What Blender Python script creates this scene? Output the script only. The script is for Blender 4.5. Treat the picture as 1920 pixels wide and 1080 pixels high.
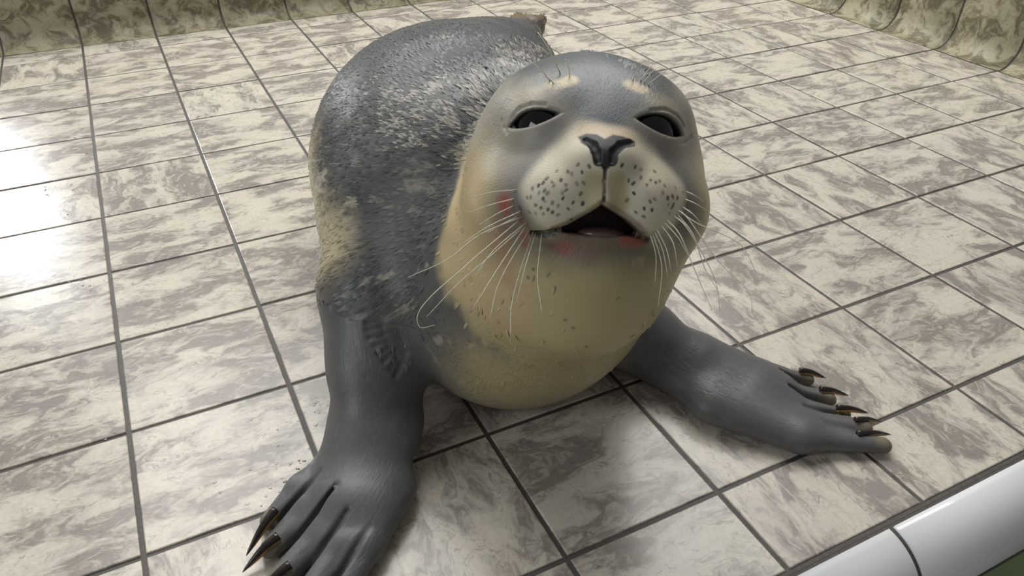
import bpy, bmesh, math, random
import numpy as np
from mathutils import Vector, Matrix

for o in list(bpy.data.objects):
    bpy.data.objects.remove(o)
COL = bpy.context.scene.collection
SC = bpy.context.scene
rng = np.random.default_rng(7)
random.seed(7)

# ------------------------------------------------------------------ camera
CAM = np.array([-0.35622, -0.16625, 0.52439])
RC = np.array([[0.89586033, -0.44433291, 0.0015916],        # right
               [-0.25403694, -0.51511943, -0.81860687],     # down
               [0.36455384, 0.73295309, -0.57435204]])      # forward
FPX = 1440.0
cam = bpy.data.cameras.new('camera')
cam.sensor_width = 36.0
cam.lens = FPX / 1920 * 36
cam.clip_start = 0.01
camo = bpy.data.objects.new('camera', cam)
COL.objects.link(camo)
m = Matrix(((RC[0][0], -RC[1][0], -RC[2][0], CAM[0]),
            (RC[0][1], -RC[1][1], -RC[2][1], CAM[1]),
            (RC[0][2], -RC[1][2], -RC[2][2], CAM[2]),
            (0, 0, 0, 1)))
camo.matrix_world = m
SC.camera = camo

# ------------------------------------------------------------------ world, lights, exposure
SC.view_settings.view_transform = 'Standard'
SC.view_settings.look = 'None'
SC.view_settings.gamma = 1.0
SC.view_settings.use_curve_mapping = False
SC.view_settings.exposure = -0.28
w = bpy.data.worlds.new('world')
SC.world = w
w.use_nodes = True
bg = w.node_tree.nodes['Background']
bg.inputs['Color'].default_value = (0.92, 0.92, 0.92, 1)
bg.inputs['Strength'].default_value = 0.23


def area(name, loc, aim, sx, sy, power, col=(1, 1, 1)):
    l = bpy.data.lights.new(name, 'AREA')
    l.shape = 'RECTANGLE'
    l.size = sx
    l.size_y = sy
    l.energy = power
    l.color = col
    o = bpy.data.objects.new(name, l)
    COL.objects.link(o)
    o.location = loc
    d = Vector(aim) - Vector(loc)
    o.rotation_euler = d.to_track_quat('-Z', 'Y').to_euler()
    return o


# ceiling luminaire behind the basin, daylight window behind on the left
area('ceiling_light_offscreen', (0.5, 2.1, 2.4), (0.3, 1.3, 0.0), 3.0, 2.0, 134, (1.0, 0.985, 0.955))
area('window_back_offscreen', (-1.0, 3.3, 0.98), (-0.5, 1.0, 0.0), 0.26, 0.66, 15, (0.95, 0.98, 1.0))
area('window_left_offscreen', (-2.2, 0.2, 1.1), (-0.2, 0.5, 0.05), 0.8, 0.9, 14, (0.90, 0.96, 1.0))


# ------------------------------------------------------------------ helpers
def srgb(r, g, b):
    f = lambda c: (c / 255 / 12.92) if c / 255 <= 0.04045 else ((c / 255 + 0.055) / 1.055) ** 2.4
    return (f(r), f(g), f(b), 1.0)


def srgb_np(c):
    c = np.asarray(c, float) / 255
    return np.where(c <= 0.04045, c / 12.92, ((c + 0.055) / 1.055) ** 2.4)


def link_mesh(name, verts, faces, mat, parent=None, smooth=False):
    me = bpy.data.meshes.new(name)
    me.from_pydata([tuple(v) for v in verts], [], faces)
    me.materials.append(mat)
    if smooth:
        me.polygons.foreach_set('use_smooth', [True] * len(me.polygons))
    me.update()
    o = bpy.data.objects.new(name, me)
    COL.objects.link(o)
    o.parent = parent
    return o


def box_mesh(x0, x1, y0, y1, z0, z1):
    v = [(x0, y0, z0), (x1, y0, z0), (x1, y1, z0), (x0, y1, z0), (x0, y0, z1), (x1, y0, z1), (x1, y1, z1), (x0, y1, z1)]
    f = [(0, 3, 2, 1), (4, 5, 6, 7), (0, 1, 5, 4), (1, 2, 6, 5), (2, 3, 7, 6), (3, 0, 4, 7)]
    return v, f


class N:
    """tiny node-tree writer"""
    def __init__(self, name):
        self.mat = bpy.data.materials.new(name)
        self.mat.use_nodes = True
        self.t = self.mat.node_tree
        self.b = self.t.nodes['Principled BSDF']

    def node(self, typ, **kw):
        n = self.t.nodes.new(typ)
        for k, v in kw.items():
            if k.startswith('_'):
                setattr(n, k[1:], v)
            else:
                self.set(n, k, v)
        return n

    def set(self, n, k, v):
        k = int(k[1:]) if k[0] == 'i' and k[1:].isdigit() else k.replace('__', ' ')
        if hasattr(v, 'is_output') or hasattr(v, 'links'):
            self.t.links.new(v, n.inputs[k])
        else:
            n.inputs[k].default_value = v

    def bs(self, **kw):
        for k, v in kw.items():
            self.set(self.b, k, v)

    def math(self, op, a, b=0.0, c=0.0, clamp=False):
        n = self.node('ShaderNodeMath', _operation=op, _use_clamp=clamp, i0=a, i1=b, i2=c)
        return n.outputs[0]

    def vmath(self, op, a, b=(0, 0, 0)):
        n = self.node('ShaderNodeVectorMath', _operation=op, i0=a, i1=b)
        return n.outputs[0]

    def mix(self, fac, a, b):
        n = self.t.nodes.new('ShaderNodeMix')
        n.data_type = 'RGBA'
        for i, v in ((0, fac), (6, a), (7, b)):
            if hasattr(v, 'links'):
                self.t.links.new(v, n.inputs[i])
            else:
                n.inputs[i].default_value = v
        return n.outputs[2]

    def mul(self, fac, a, b):
        n = self.t.nodes.new('ShaderNodeMix')
        n.data_type = 'RGBA'
        n.blend_type = 'MULTIPLY'
        for i, v in ((0, fac), (6, a), (7, b)):
            if hasattr(v, 'links'):
                self.t.links.new(v, n.inputs[i])
            else:
                n.inputs[i].default_value = v
        return n.outputs[2]

    def ramp(self, fac, stops, interp='LINEAR'):
        n = self.t.nodes.new('ShaderNodeValToRGB')
        n.color_ramp.interpolation = interp
        el = n.color_ramp.elements
        while len(el) < len(stops):
            el.new(0.5)
        for e, (p, c) in zip(el, stops):
            e.position = p
            e.color = c if len(c) == 4 else (*c, 1)
        self.t.links.new(fac, n.inputs[0])
        return n.outputs[0]

    def noise(self, vec, scale, detail=4, rough=0.55, dist=0.0):
        n = self.node('ShaderNodeTexNoise', Vector=vec, Scale=scale, Detail=detail, Roughness=rough, Distortion=dist)
        return n.outputs['Fac']

    def bump(self, h, strength, dist=0.001):
        n = self.node('ShaderNodeBump', Height=h, Strength=strength, Distance=dist)
        return n.outputs[0]


def g(v):
    return (v, v, v, 1)


# ------------------------------------------------------------------ materials of the setting
def tile_material(name, cream, mid, dark, line, rough, wall=False):
    n = N(name)
    tc = n.node('ShaderNodeTexCoord').outputs['Object']
    oi = n.node('ShaderNodeObjectInfo').outputs['Random']
    q = n.math('MULTIPLY', n.math('FLOOR', n.math('MULTIPLY', oi, 7.0)), math.pi / 2)
    rot = n.node('ShaderNodeVectorRotate', Vector=tc, Angle=q).outputs[0]
    off = n.node('ShaderNodeCombineXYZ', X=n.math('MULTIPLY', oi, 61.7), Y=n.math('MULTIPLY', oi, 23.9), Z=n.math('MULTIPLY', oi, 9.3)).outputs[0]
    p = n.vmath('ADD', rot, off)
    st = n.vmath('MULTIPLY', p, (1.0, 1.9, 1.0)) if not wall else n.vmath('MULTIPLY', p, (1.2, 1.2, 1.2))
    warp = n.node('ShaderNodeTexNoise', Vector=st, Scale=14.0, Detail=3.0)
    wv = n.vmath('MULTIPLY', n.vmath('SUBTRACT', warp.outputs['Color'], (0.5, 0.5, 0.5)), (0.09, 0.09, 0.09))
    pw = n.vmath('ADD', st, wv)
    big = n.noise(pw, 12.5 if not wall else 22, 7, 0.60, 0.4)
    c1 = n.ramp(big, [(0.40, cream), (0.465, tuple(0.7 * a + 0.3 * b for a, b in zip(cream, mid))), (0.51, mid), (0.56, dark)])
    # pale second glaze swept through the dark patches
    sw = n.noise(n.vmath('ADD', pw, (3.1, 1.7, 0.4)), 38.0, 6, 0.62, 1.2)
    c2 = n.mix(n.ramp(sw, [(0.5, g(0)), (0.62, g(0.6))]), c1, cream)
    # thin brush lines
    ln = n.noise(n.vmath('ADD', pw, (7.7, 4.2, 2.0)), 27.0, 4, 0.55, 1.6)
    la = n.math('ABSOLUTE', n.math('SUBTRACT', ln, 0.47))
    lf = n.ramp(la, [(0.0, g(0.6)), (0.014, g(0.3)), (0.035, g(0))])
    brk = n.ramp(n.noise(pw, 30.0, 2), [(0.44, g(0)), (0.58, g(1))])
    c3 = n.mix(n.math('MULTIPLY', lf, brk), c2, line)
    fine = n.noise(p, 260.0, 3, 0.6)
    c4 = n.mul(0.5, c3, n.ramp(fine, [(0.3, g(0.72)), (0.65, g(1))]))
    wet = n.noise(n.node('ShaderNodeTexCoord').outputs['Object'], 30.0, 3)
    n.bs(Base__Color=c4, Roughness=n.math('ADD', n.math('MULTIPLY', wet, 0.16), rough - 0.08))
    hb = n.math('ADD', n.math('MULTIPLY', big, 0.6), n.math('MULTIPLY', fine, 0.25))
    n.bs(Normal=n.bump(hb, 0.25, 0.0012))
    n.b.inputs['IOR'].default_value = 1.5
    return n.mat


M_TILE = tile_material('glazed_floor_tile', srgb(211, 203, 188), srgb(182, 174, 163), srgb(149, 141, 133), srgb(122, 113, 104), 0.24)
M_WALL = tile_material('glazed_wall_tile', srgb(176, 168, 142), srgb(146, 138, 112), srgb(112, 104, 82), srgb(98, 90, 70), 0.5, True)


def plain(name, col, rough, nscale=60, amp=0.2, bump=0.0, metallic=0.0):
    n = N(name)
    tc = n.node('ShaderNodeTexCoord').outputs['Object']
    v = n.noise(tc, nscale, 5)
    n.bs(Base__Color=n.mul(1.0, (*col[:3], 1), n.ramp(v, [(0.3, g(1 - amp)), (0.7, g(1))])), Roughness=rough)
    if bump:
        n.bs(Normal=n.bump(v, bump, 0.001))
    return n.mat


M_GROUT = plain('grout', srgb(86, 81, 76), 0.55, 240, 0.35, 0.4)
M_TRIM = plain('white_glaze', srgb(232, 234, 236), 0.16, 8, 0.03)
M_GREEN = plain('green_paint', srgb(150, 168, 126), 0.4, 12, 0.15)
M_ROOM = plain('room_floor_paint', srgb(130, 140, 116), 0.5, 5, 0.15)


# ------------------------------------------------------------------ setting
P = 0.15
X0, X1 = -8 * P, 1.1805
Y0, Y1 = 0.0615, 1.722
J = 0.0021


def struct(o):
    o['kind'] = 'structure'
    return o


def slab(x0, x1, y0, y1, z0=-0.008, z1=0.0, bev=0.0011):
    """a bevelled tile, centred at its own origin"""
    cx, cy = (x0 + x1) / 2, (y0 + y1) / 2
    a, b = (x1 - x0) / 2, (y1 - y0) / 2
    v, f = [], []
    rings = [(0, z0), (0, z1 - bev), (bev * 0.3, z1 - bev * 0.3), (bev, z1)]
    for ins, z in rings:
        v += [(-a + ins, -b + ins, z), (a - ins, -b + ins, z), (a - ins, b - ins, z), (-a + ins, b - ins, z)]
    for r in range(3):
        for k in range(4):
            f.append((r * 4 + k, r * 4 + (k + 1) % 4, r * 4 + 4 + (k + 1) % 4, r * 4 + 4 + k))
    f.append((12, 13, 14, 15))
    return (cx, cy), v, f


v, f = box_mesh(X0 - 0.05, X1 + 0.075, Y0 - 0.001, Y1 + 0.075, -0.05, -0.0014)
floor = struct(link_mesh('floor', v, f, M_GROUT))
cache = {}
xs = [(i * P, (i + 1) * P) for i in range(-8, 7)] + [(7 * P, X1)]
ys = [(Y0 + 0.001, P)] + [(j * P, (j + 1) * P) for j in range(1, 11)] + [(11 * P, Y1)]
for (xa, xb) in xs:
    for (ya, yb) in ys:
        key = (round(xb - xa, 4), round(yb - ya, 4))
        c, tv, tf = slab(xa + J, xb - J, ya + J, yb - J)
        if key not in cache:
            me = bpy.data.meshes.new('tile')
            me.from_pydata(tv, [], tf)
            me.materials.append(M_TILE)
            cache[key] = me
        o = bpy.data.objects.new('tile', cache[key])
        COL.objects.link(o)
        o.parent = floor
        o.location = (c[0], c[1], random.uniform(-0.0003, 0.0003))
        o.rotation_euler = (random.uniform(-0.002, 0.002), random.uniform(-0.002, 0.002), 0)

# coved wall tiles: profile in (outward, up)
WH = 0.172


def cove_profile(r=0.042, n=9, top=WH):
    pts = [(0.0, 0.0), (0.006, 0.0005)]
    for k in range(1, n + 1):
        a = k / n * math.pi / 2 * 0.97
        pts.append((0.006 + r * math.sin(a), 0.0005 + r * (1 - math.cos(a))))
    pts.append((pts[-1][0] + 0.004, top))
    return pts


def cove_tile(width, off=0.0):
    """profile extruded along local x; local y = outward, z = up"""
    pr = cove_profile()
    out = []
    for k, (y, z) in enumerate(pr):
        out.append((y, z))
    a = width / 2 - J * 0.9
    xsn = [(-a, 0.0045), (-a, 0.0015), (-a + 0.0015, 0.0), (a - 0.0015, 0.0), (a, 0.0015), (a, 0.0045)]
    v, f = [], []
    for (x, ins) in xsn:
        for k in range(len(out)):
            y, z = out[k]
            k0, k1 = max(0, k - 1), min(len(out) - 1, k + 1)
            ty, tz = out[k1][0] - out[k0][0], out[k1][1] - out[k0][1]
            L = math.hypot(ty, tz)
            ny, nz = tz / L, -ty / L           # away from the room
            v.append((x, y + ny * ins, z + nz * ins))
    n = len(out)
    for i in range(len(xsn) - 1):
        for k in range(n - 1):
            f.append((i * n + k, (i + 1) * n + k, (i + 1) * n + k + 1, i * n + k + 1))
    return v, f


def cove_backing(length, d=0.0025):
    pr = cove_profile()
    v, f = [], []
    for x in (-length / 2, length / 2):
        for k, (y, z) in enumerate(pr):
            k0, k1 = max(0, k - 1), min(len(pr) - 1, k + 1)
            ty, tz = pr[k1][0] - pr[k0][0], pr[k1][1] - pr[k0][1]
            L = math.hypot(ty, tz)
            v.append((x, y + tz / L * d, z - ty / L * d - (0.001 if k == 0 else 0)))
        v.append((x, 0.12, WH))
        v.append((x, 0.12, -0.05))
        v.append((x, 0.0, -0.05))
    n = len(pr) + 3
    for k in range(n):
        k2 = (k + 1) % n
        f.append((k, n + k, n + k2, k2))
    f.append(tuple(range(n)))
    f.append(tuple(range(2 * n - 1, n - 1, -1)))
    return v, f


def wall(name, origin, rz, length, start, count):
    v, f = cove_backing(length)
    w = struct(link_mesh(name, v, f, M_GROUT))
    w.location = origin
    w.rotation_euler = (0, 0, rz)
    tv, tf = cove_tile(P)
    me = bpy.data.meshes.new('cove_tile')
    me.from_pydata(tv, [], tf)
    me.materials.append(M_WALL)
    me.polygons.foreach_set('use_smooth', [True] * len(me.polygons))
    for k in range(count):
        o = bpy.data.objects.new('cove_tile', me)
        COL.objects.link(o)
        o.parent = w
        o.location = (start + k * P, 0, 0)
    # rounded white capping on top
    cv, cf = [], []
    for x in (-length / 2, length / 2):
        for k in range(9):
            a = math.pi * k / 8
            cv.append((x, 0.085 - 0.042 * math.cos(a), WH - 0.004 + 0.03 * math.sin(a)))
    for k in range(9):
        k2 = (k + 1) % 9
        cf.append((k, k2, 9 + k2, 9 + k))
    cf.append(tuple(range(8, -1, -1)))
    cf.append(tuple(range(9, 18)))
    link_mesh('capping', cv, cf, M_TRIM, w, True)
    return w


# back wall: local x along +X
xm = (X0 + X1) / 2
wall('wall_back', (xm, Y1, 0), 0.0, X1 - X0 + 0.12, (-8 * P + P / 2) - xm, 16)
# right wall: local y (outward) = +X, local x = -Y
ym = (Y0 + Y1) / 2
wall('wall_right', (X1, ym, 0), -math.pi / 2, Y1 - Y0 + 0.12, ym - (11 * P + P / 2), 11)

# front bullnose trim
TR = 0.05


def trim_profile(r, d=0.0, n=12):
    return [(-(r - d) * math.sin(a), -r + (r - d) * math.cos(a)) for a in [k / n * math.pi / 2 for k in range(n + 1)]]


def extrude_profile(pr, xa, xb, closed=None, bev=0.0):
    v, f = [], []
    xsn = [(xa, 0.0)] + [(xb, 0.0)]
    pts = pr + (closed or [])
    for x, _ in xsn:
        v += [(x, y, z) for (y, z) in pts]
    n = len(pts)
    for k in range(n):
        k2 = (k + 1) % n
        f.append((k, n + k, n + k2, k2))
    f.append(tuple(range(n - 1, -1, -1)))
    f.append(tuple(range(n, 2 * n)))
    return v, f


YT = Y0 - 0.001
v, f = extrude_profile(trim_profile(TR, 0.0016), X0 - 0.05, X1 + 0.07, [(-TR + 0.004, -0.07), (0.0, -0.07)])
trim = struct(link_mesh('trim_1', v, f, M_GROUT, None, False))
trim.location = (0, YT, 0)
TL = 0.2
me = None
for k in range(-8, 6):
    xc = 0.105 + k * TL + TL / 2
    if xc - TL / 2 < X0 - 0.2 or xc + TL / 2 > X1 + 0.12:
        continue
    if me is None:
        bmv, bmf = [], []
        a = TL / 2 - 0.0022
        for (x, ins) in [(-a, 0.005), (-a, 0.0012), (-a + 0.0012, 0.0), (a - 0.0012, 0.0), (a, 0.0012), (a, 0.005)]:
            bmv += [(x, y, z) for (y, z) in [(-0.0035, -0.004)] + [(-0.0035 + yy * 0.93, zz) for yy, zz in trim_profile(TR, ins)]]
        nn = 14
        for i in range(5):
            for q in range(nn - 1):
                bmf.append((i * nn + q, i * nn + q + 1, (i + 1) * nn + q + 1, (i + 1) * nn + q))
        me = bpy.data.meshes.new('trim_tile')
        me.from_pydata(bmv, [], bmf)
        me.materials.append(M_TRIM)
        me.polygons.foreach_set('use_smooth', [True] * len(me.polygons))
    o = bpy.data.objects.new('trim_tile', me)
    COL.objects.link(o)
    o.parent = trim
    o.location = (xc, 0, 0)
v, f = box_mesh(X0 - 0.05, X1 + 0.07, YT - TR + 0.006, YT, -0.62, -TR - 0.004)
struct(link_mesh('wall_front', v, f, M_GREEN))
v, f = box_mesh(-2.5, 2.5, -2.0, 3.6, -0.64, -0.62)
struct(link_mesh('floor_lower', v, f, M_ROOM))

# ------------------------------------------------------------------ the seal: a smooth-blended volume turned into one skin
def V(*a):
    return np.array(a, float)


HEAD = V(-0.070, 0.286, 0.256)
ef = CAM - HEAD
ef /= np.linalg.norm(ef)
er = RC[0] - ef * (RC[0] @ ef)
er /= np.linalg.norm(er)
eu = np.cross(ef, er)
eu = eu if eu[2] > 0 else -eu
ya, ro = math.radians(7), math.radians(2.5)
ef, er = ef * math.cos(ya) + er * math.sin(ya), er * math.cos(ya) - ef * math.sin(ya)
er, eu = er * math.cos(ro) - eu * math.sin(ro), eu * math.cos(ro) + er * math.sin(ro)
FB = np.array([ef, er, eu])           # rows: forward, viewer's right, up of the face


def fw(f, r, u):
    """face frame to world"""
    return HEAD + f * ef + r * er + u * eu


def smooth(x, a, b):
    t = np.clip((x - a) / (b - a), 0, 1)
    return t * t * (3 - 2 * t)


def smin(a, b, k):
    h = np.maximum(k - np.abs(a - b), 0) / k
    return np.minimum(a, b) - h * h * k * 0.25


def smax(a, b, k):
    return -smin(-a, -b, k)


def vlen(q):
    return np.sqrt(np.einsum('ij,ij->i', q, q))


class Prim:
    def __init__(self, fn, c, rad, op, k):
        self.fn, self.c, self.rad, self.op, self.k = fn, np.asarray(c, float), rad, op, k


PR = []


def ell(c, radii, axes=None, op='+', k=0.02):
    c = np.asarray(c, float)
    A = np.eye(3) if axes is None else np.asarray(axes)
    ir = 1 / np.asarray(radii, float)

    def fn(p):
        q = (p - c) @ A.T
        k0 = vlen(q * ir)
        k1 = vlen(q * ir * ir)
        return k0 * (k0 - 1) / np.maximum(k1, 1e-9)
    PR.append(Prim(fn, c, max(radii), op, k))


def fell(f, r, u, rf, rr, ru, op='+', k=0.02):
    ell(fw(f, r, u), (rf, rr, ru), FB, op, k)


def cone(a, b, r1, r2, op='+', k=0.02, flat=None, fl=1.0):
    """round cone; flat: unit normal along which it is squeezed by 1/fl"""
    a, b = np.asarray(a, float), np.asarray(b, float)
    ab = b - a
    L2 = ab @ ab

    def fn(p):
        q = p - a
        t = np.clip(q @ ab / L2, 0, 1)
        d = q - t[:, None] * ab
        if flat is not None:
            d = d + (d @ flat)[:, None] * flat * (fl - 1)
        return vlen(d) - (r1 + (r2 - r1) * t)
    PR.append(Prim(fn, (a + b) / 2, math.sqrt(L2) / 2 + max(r1, r2), op, k))


def catmull(pts, n):
    pts = np.asarray(pts, float)
    P4 = np.vstack([2 * pts[0] - pts[1], pts, 2 * pts[-1] - pts[-2]])
    out = []
    for i in range(len(pts) - 1):
        p0, p1, p2, p3 = P4[i:i + 4]
        for t in np.arange(n) / n:
            out.append(0.5 * ((2 * p1) + (p2 - p0) * t + (2 * p0 - 5 * p1 + 4 * p2 - p3) * t * t + (3 * p1 - p0 - 3 * p2 + p3) * t ** 3))
    out.append(pts[-1])
    return np.array(out)


# trunk: x, y, z, half width, half height
TRUNK = np.array([
    (-0.085, 0.372, 0.098, 0.100, 0.098),
    (-0.080, 0.445, 0.130, 0.140, 0.130),
    (-0.060, 0.560, 0.142, 0.160, 0.142),
    (-0.010, 0.700, 0.126, 0.156, 0.126),
    (0.070, 0.830, 0.107, 0.138, 0.105),
    (0.160, 0.940, 0.092, 0.100, 0.085),
    (0.235, 1.040, 0.083, 0.062, 0.058),
    (0.285, 1.100, 0.086, 0.036, 0.032)])
TD = catmull(TRUNK, 5)
for i in range(len(TD) - 1):
    a, b = TD[i], TD[i + 1]
    t = b[:3] - a[:3]
    t /= np.linalg.norm(t)
    side = np.cross(t, (0, 0, 1.0))
    side /= np.linalg.norm(side)
    asp = a[4] / a[3]

    def mk(a=a, b=b, side=side, asp=asp):
        A, B = a[:3], b[:3]
        ab = B - A
        L2 = ab @ ab

        def fn(p):
            q = p - A
            t = np.clip(q @ ab / L2, 0, 1)
            d = q - t[:, None] * ab
            d = d + (d @ side)[:, None] * side * (asp - 1)
            return vlen(d) - (a[4] + (b[4] - a[4]) * t)
        PR.append(Prim(fn, (A + B) / 2, math.sqrt(L2) / 2 + max(a[3], b[3]), '+', 0.012))
    mk()
# chest and throat
ell((-0.086, 0.360, 0.094), (0.098, 0.080, 0.092), k=0.05)
ell((-0.083, 0.332, 0.128), (0.092, 0.078, 0.085), k=0.05)
ell((-0.076, 0.310, 0.165), (0.084, 0.070, 0.088), k=0.05)
# neck and nape
ell((-0.045, 0.425, 0.185), (0.106, 0.100, 0.100), k=0.05)
NB = len(PR)
# head
fell(-0.010, 0.000, 0.012, 0.098, 0.087, 0.081, k=0.018)
fell(0.000, 0.000, -0.026, 0.085, 0.089, 0.066, k=0.03)
fell(0.045, 0.000, 0.004, 0.055, 0.046, 0.040, k=0.03)       # snout
for s in (-1, 1):
    fell(0.076, s * 0.026, -0.014, 0.034, 0.032, 0.028, k=0.012)      # whisker pads
    fell(0.050, s * 0.052, -0.022, 0.036, 0.030, 0.032, k=0.02)       # cheeks
    fell(0.034, s * 0.036, 0.044, 0.030, 0.024, 0.018, k=0.03)        # brows
fell(0.092, 0.0, -0.018, 0.020, 0.012, 0.018, k=0.010)              # centre of the upper lip
fell(0.098, 0.0, 0.010, 0.016, 0.020, 0.014, k=0.012)               # nose
fell(0.052, 0.0, -0.060, 0.042, 0.040, 0.026, k=0.022)              # lower jaw
fell(0.015, 0.0, -0.085, 0.050, 0.060, 0.050, k=0.045)
# hind flippers folded together behind the rump
for s in (-1, 1):
    cone((0.275, 1.092, 0.085), (0.315 + 0.010 * s, 1.128 - 0.010 * s, 0.098), 0.028, 0.020, k=0.02)
    cone((0.315 + 0.010 * s, 1.128 - 0.010 * s, 0.098), (0.336 + 0.016 * s, 1.152 - 0.016 * s, 0.104), 0.020, 0.011, k=0.012)
NA = len(PR)
UP = V(0, 0, 1)
# fore flipper, viewer's left
cone((-0.165, 0.470, 0.125), (-0.205, 0.415, 0.105), 0.062, 0.050, k=0.05)
cone((-0.207, 0.415, 0.105), (-0.229, 0.370, 0.065), 0.049, 0.039, k=0.03)
cone((-0.229, 0.370, 0.065), (-0.250, 0.325, 0.030), 0.039, 0.033, k=0.025)
cone((-0.247, 0.325, 0.028), (-0.282, 0.270, 0.020), 0.038, 0.036, k=0.03, flat=UP, fl=1.9)


def gpt(u, v, z):
    """point seen at a photo position, lying at height z above the floor"""
    d = RC.T @ V((u - 960) / FPX, (v - 540) / FPX, 1.0)
    return (CAM + d * ((z - CAM[2]) / d[2]))[:2]


LD = [(gpt(a, b, .022), gpt(c, d, .015), gpt(e, f, .010), r1, r2) for a, b, c, d, e, f, r1, r2 in (
    (640, 848, 566, 910, 506, 972, .0135, .0085), (655, 876, 582, 950, 508, 1024, .0140, .0090), (680, 896, 605, 992, 524, 1082, .0145, .0095),
    (708, 904, 640, 1020, 560, 1140, .0150, .0100), (738, 906, 684, 1016, 612, 1160, .0155, .0105))]
# fore flipper, viewer's right
RD = [(gpt(a, b, .020), gpt(c, d, .014), gpt(e, f, .009), r1, r2) for a, b, c, d, e, f, r1, r2 in (
    (1392, 690, 1462, 700, 1512, 708, .0110, .0080), (1378, 708, 1470, 727, 1552, 746, .0115, .0085), (1364, 728, 1478, 755, 1582, 779, .0120, .0085),
    (1352, 748, 1490, 784, 1618, 800, .0125, .0090), (1345, 755, 1500, 814, 1655, 832, .0135, .0105))]
for D in (LD, RD):
    for i, (a, b, c, r1, r2) in enumerate(D):
        z0 = 0.018
        tipr = r2 * (0.8 if i == 4 else 1.0)
        cone((*a, 0.015), (*b, r1 / 1.3 + 0.001), r1 * 1.15, r1, k=0.016, flat=UP, fl=1.3)
        cone((*b, r1 / 1.3 + 0.001), (*c, tipr / 1.2), r1, tipr, k=0.006, flat=UP, fl=1.25)
        if i < 4:       # web between neighbouring digits
            n = D[i + 1]
            wa = (np.array(a) + n[0]) / 2
            wb = (np.array(b) + n[1]) / 2
            wb2 = wa + (wb - wa) * (0.95 if i > 1 else 0.75)
            cone((*wa, 0.010), (*wb2, 0.007), 0.013, 0.009, k=0.010, flat=UP, fl=1.4)
cone((-0.012, 0.392, 0.074), (0.032, 0.328, 0.036), 0.050, 0.034, k=0.03)
cone((0.032, 0.328, 0.036), (0.066, 0.278, 0.022), 0.034, 0.027, k=0.025)
cone((0.070, 0.282, 0.024), (0.096, 0.232, 0.017), 0.035, 0.036, k=0.025, flat=UP, fl=2.0)
for a, b, ra, rb in (((1246, 676), (1335, 738), .025, .019), ((1335, 738), (1500, 810), .019, .015)):
    cone((*gpt(*a, .02), .016), (*gpt(*b, .014), .013), ra, rb, k=0.022, flat=UP, fl=1.5)
cone((*gpt(1290, 690, .02), .016), (*gpt(1410, 712, .014), .012), .022, .017, k=0.022, flat=UP, fl=1.6)
# slits between the digits
for a, b, rr in (((602, 902), (528, 968), .0032), ((634, 938), (534, 1032), .0034), ((655, 978), (552, 1092), .0032), ((694, 1004), (602, 1124), .0030),
                 ((1462, 702), (1520, 714), .0024), ((1478, 731), (1560, 751), .0026), ((1510, 762), (1600, 777), .0020), ((1588, 806), (1645, 813), .0016)):
    cone((*gpt(*a, .018), .033 if a[0] < 900 else .021), (*gpt(*b, .013), .007), rr * 0.6, rr * 1.15, '-', 0.004, flat=UP, fl=0.33)
NS = len(PR)


def sdf_chunk(p):
    out = np.full(len(p), 1.0)
    a, b = p.min(0), p.max(0)
    for q in PR:
        gap = np.maximum(np.maximum(a - q.c, q.c - b), 0)
        if gap @ gap > (q.rad + 0.05) ** 2:
            continue
        v = q.fn(p)
        out = smin(out, v, q.k) if q.op == '+' else smax(out, -v, q.k)
    return smax(out, 0.0004 - p[:, 2], 0.006)


def sdf(p, n=2500):
    p = np.asarray(p, float)
    return np.concatenate([sdf_chunk(p[k:k + n]) for k in range(0, len(p), n)])


def ray(u, v):
    d = RC.T @ V((u - 960) / FPX, (v - 540) / FPX, 1.0)
    return d / np.linalg.norm(d)


def trace_many(uv):
    """where the lines of sight through photo points meet the (uncarved) skin"""
    uv = np.asarray(uv, float)
    D = np.array([ray(*q) for q in uv])
    t = np.full(len(uv), 0.38)
    for _ in range(45):
        t = t + np.minimum(sdf(CAM + D * t[:, None]), 0.04) * 0.9
    return CAM + D * t[:, None]


def grad(p, e=0.0005, d0=None):
    d0 = sdf(p) if d0 is None else d0
    gx = np.stack([sdf(p + e * np.eye(3)[i]) - d0 for i in range(3)], 1)
    return gx / np.maximum(vlen(gx), 1e-9)[:, None]


# --- features are placed on the bare skin first, then carved
EYES = []
for (cpx, outer, inner, hh) in (((998, 224), (955, 238), (1041, 214), 0.0052), ((1241, 236), (1279, 252), (1201, 222), 0.0064)):
    Pc, Po, Pi = trace_many([cpx, outer, inner])
    n = grad(Pc[None])[0]
    ax = Pi - Po
    wdt = np.linalg.norm(ax - n * (ax @ n)) / 2
    ax -= n * (ax @ n)
    ax /= np.linalg.norm(ax)
    ay = np.cross(n, ax)
    ay = ay if ay @ eu > 0 else -ay
    EYES.append((Pc, n, ax, ay, wdt, hh))
NOSTRIL = [trace_many([(1098, 262), (1112, 271), (1119, 287), (1122, 302)]), trace_many([(1183, 267), (1166, 271), (1152, 285), (1148, 302)])]
PHIL = trace_many([(1135, 316), (1134, 340), (1134, 365), (1131, 390)])
MOUTH_PX = [(1130, 384), (1110, 398), (1088, 410), (1064, 423), (1040, 432), (1072, 437), (1110, 441), (1150, 440), (1180, 442), (1206, 446), (1194, 428), (1174, 411), (1153, 398)]
MOUTH = (trace_many(MOUTH_PX) - HEAD) @ FB.T
LIPL = trace_many([(1044, 433), (1020, 438), (998, 437)])
LIPR = trace_many([(1200, 444), (1214, 451)])
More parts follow.
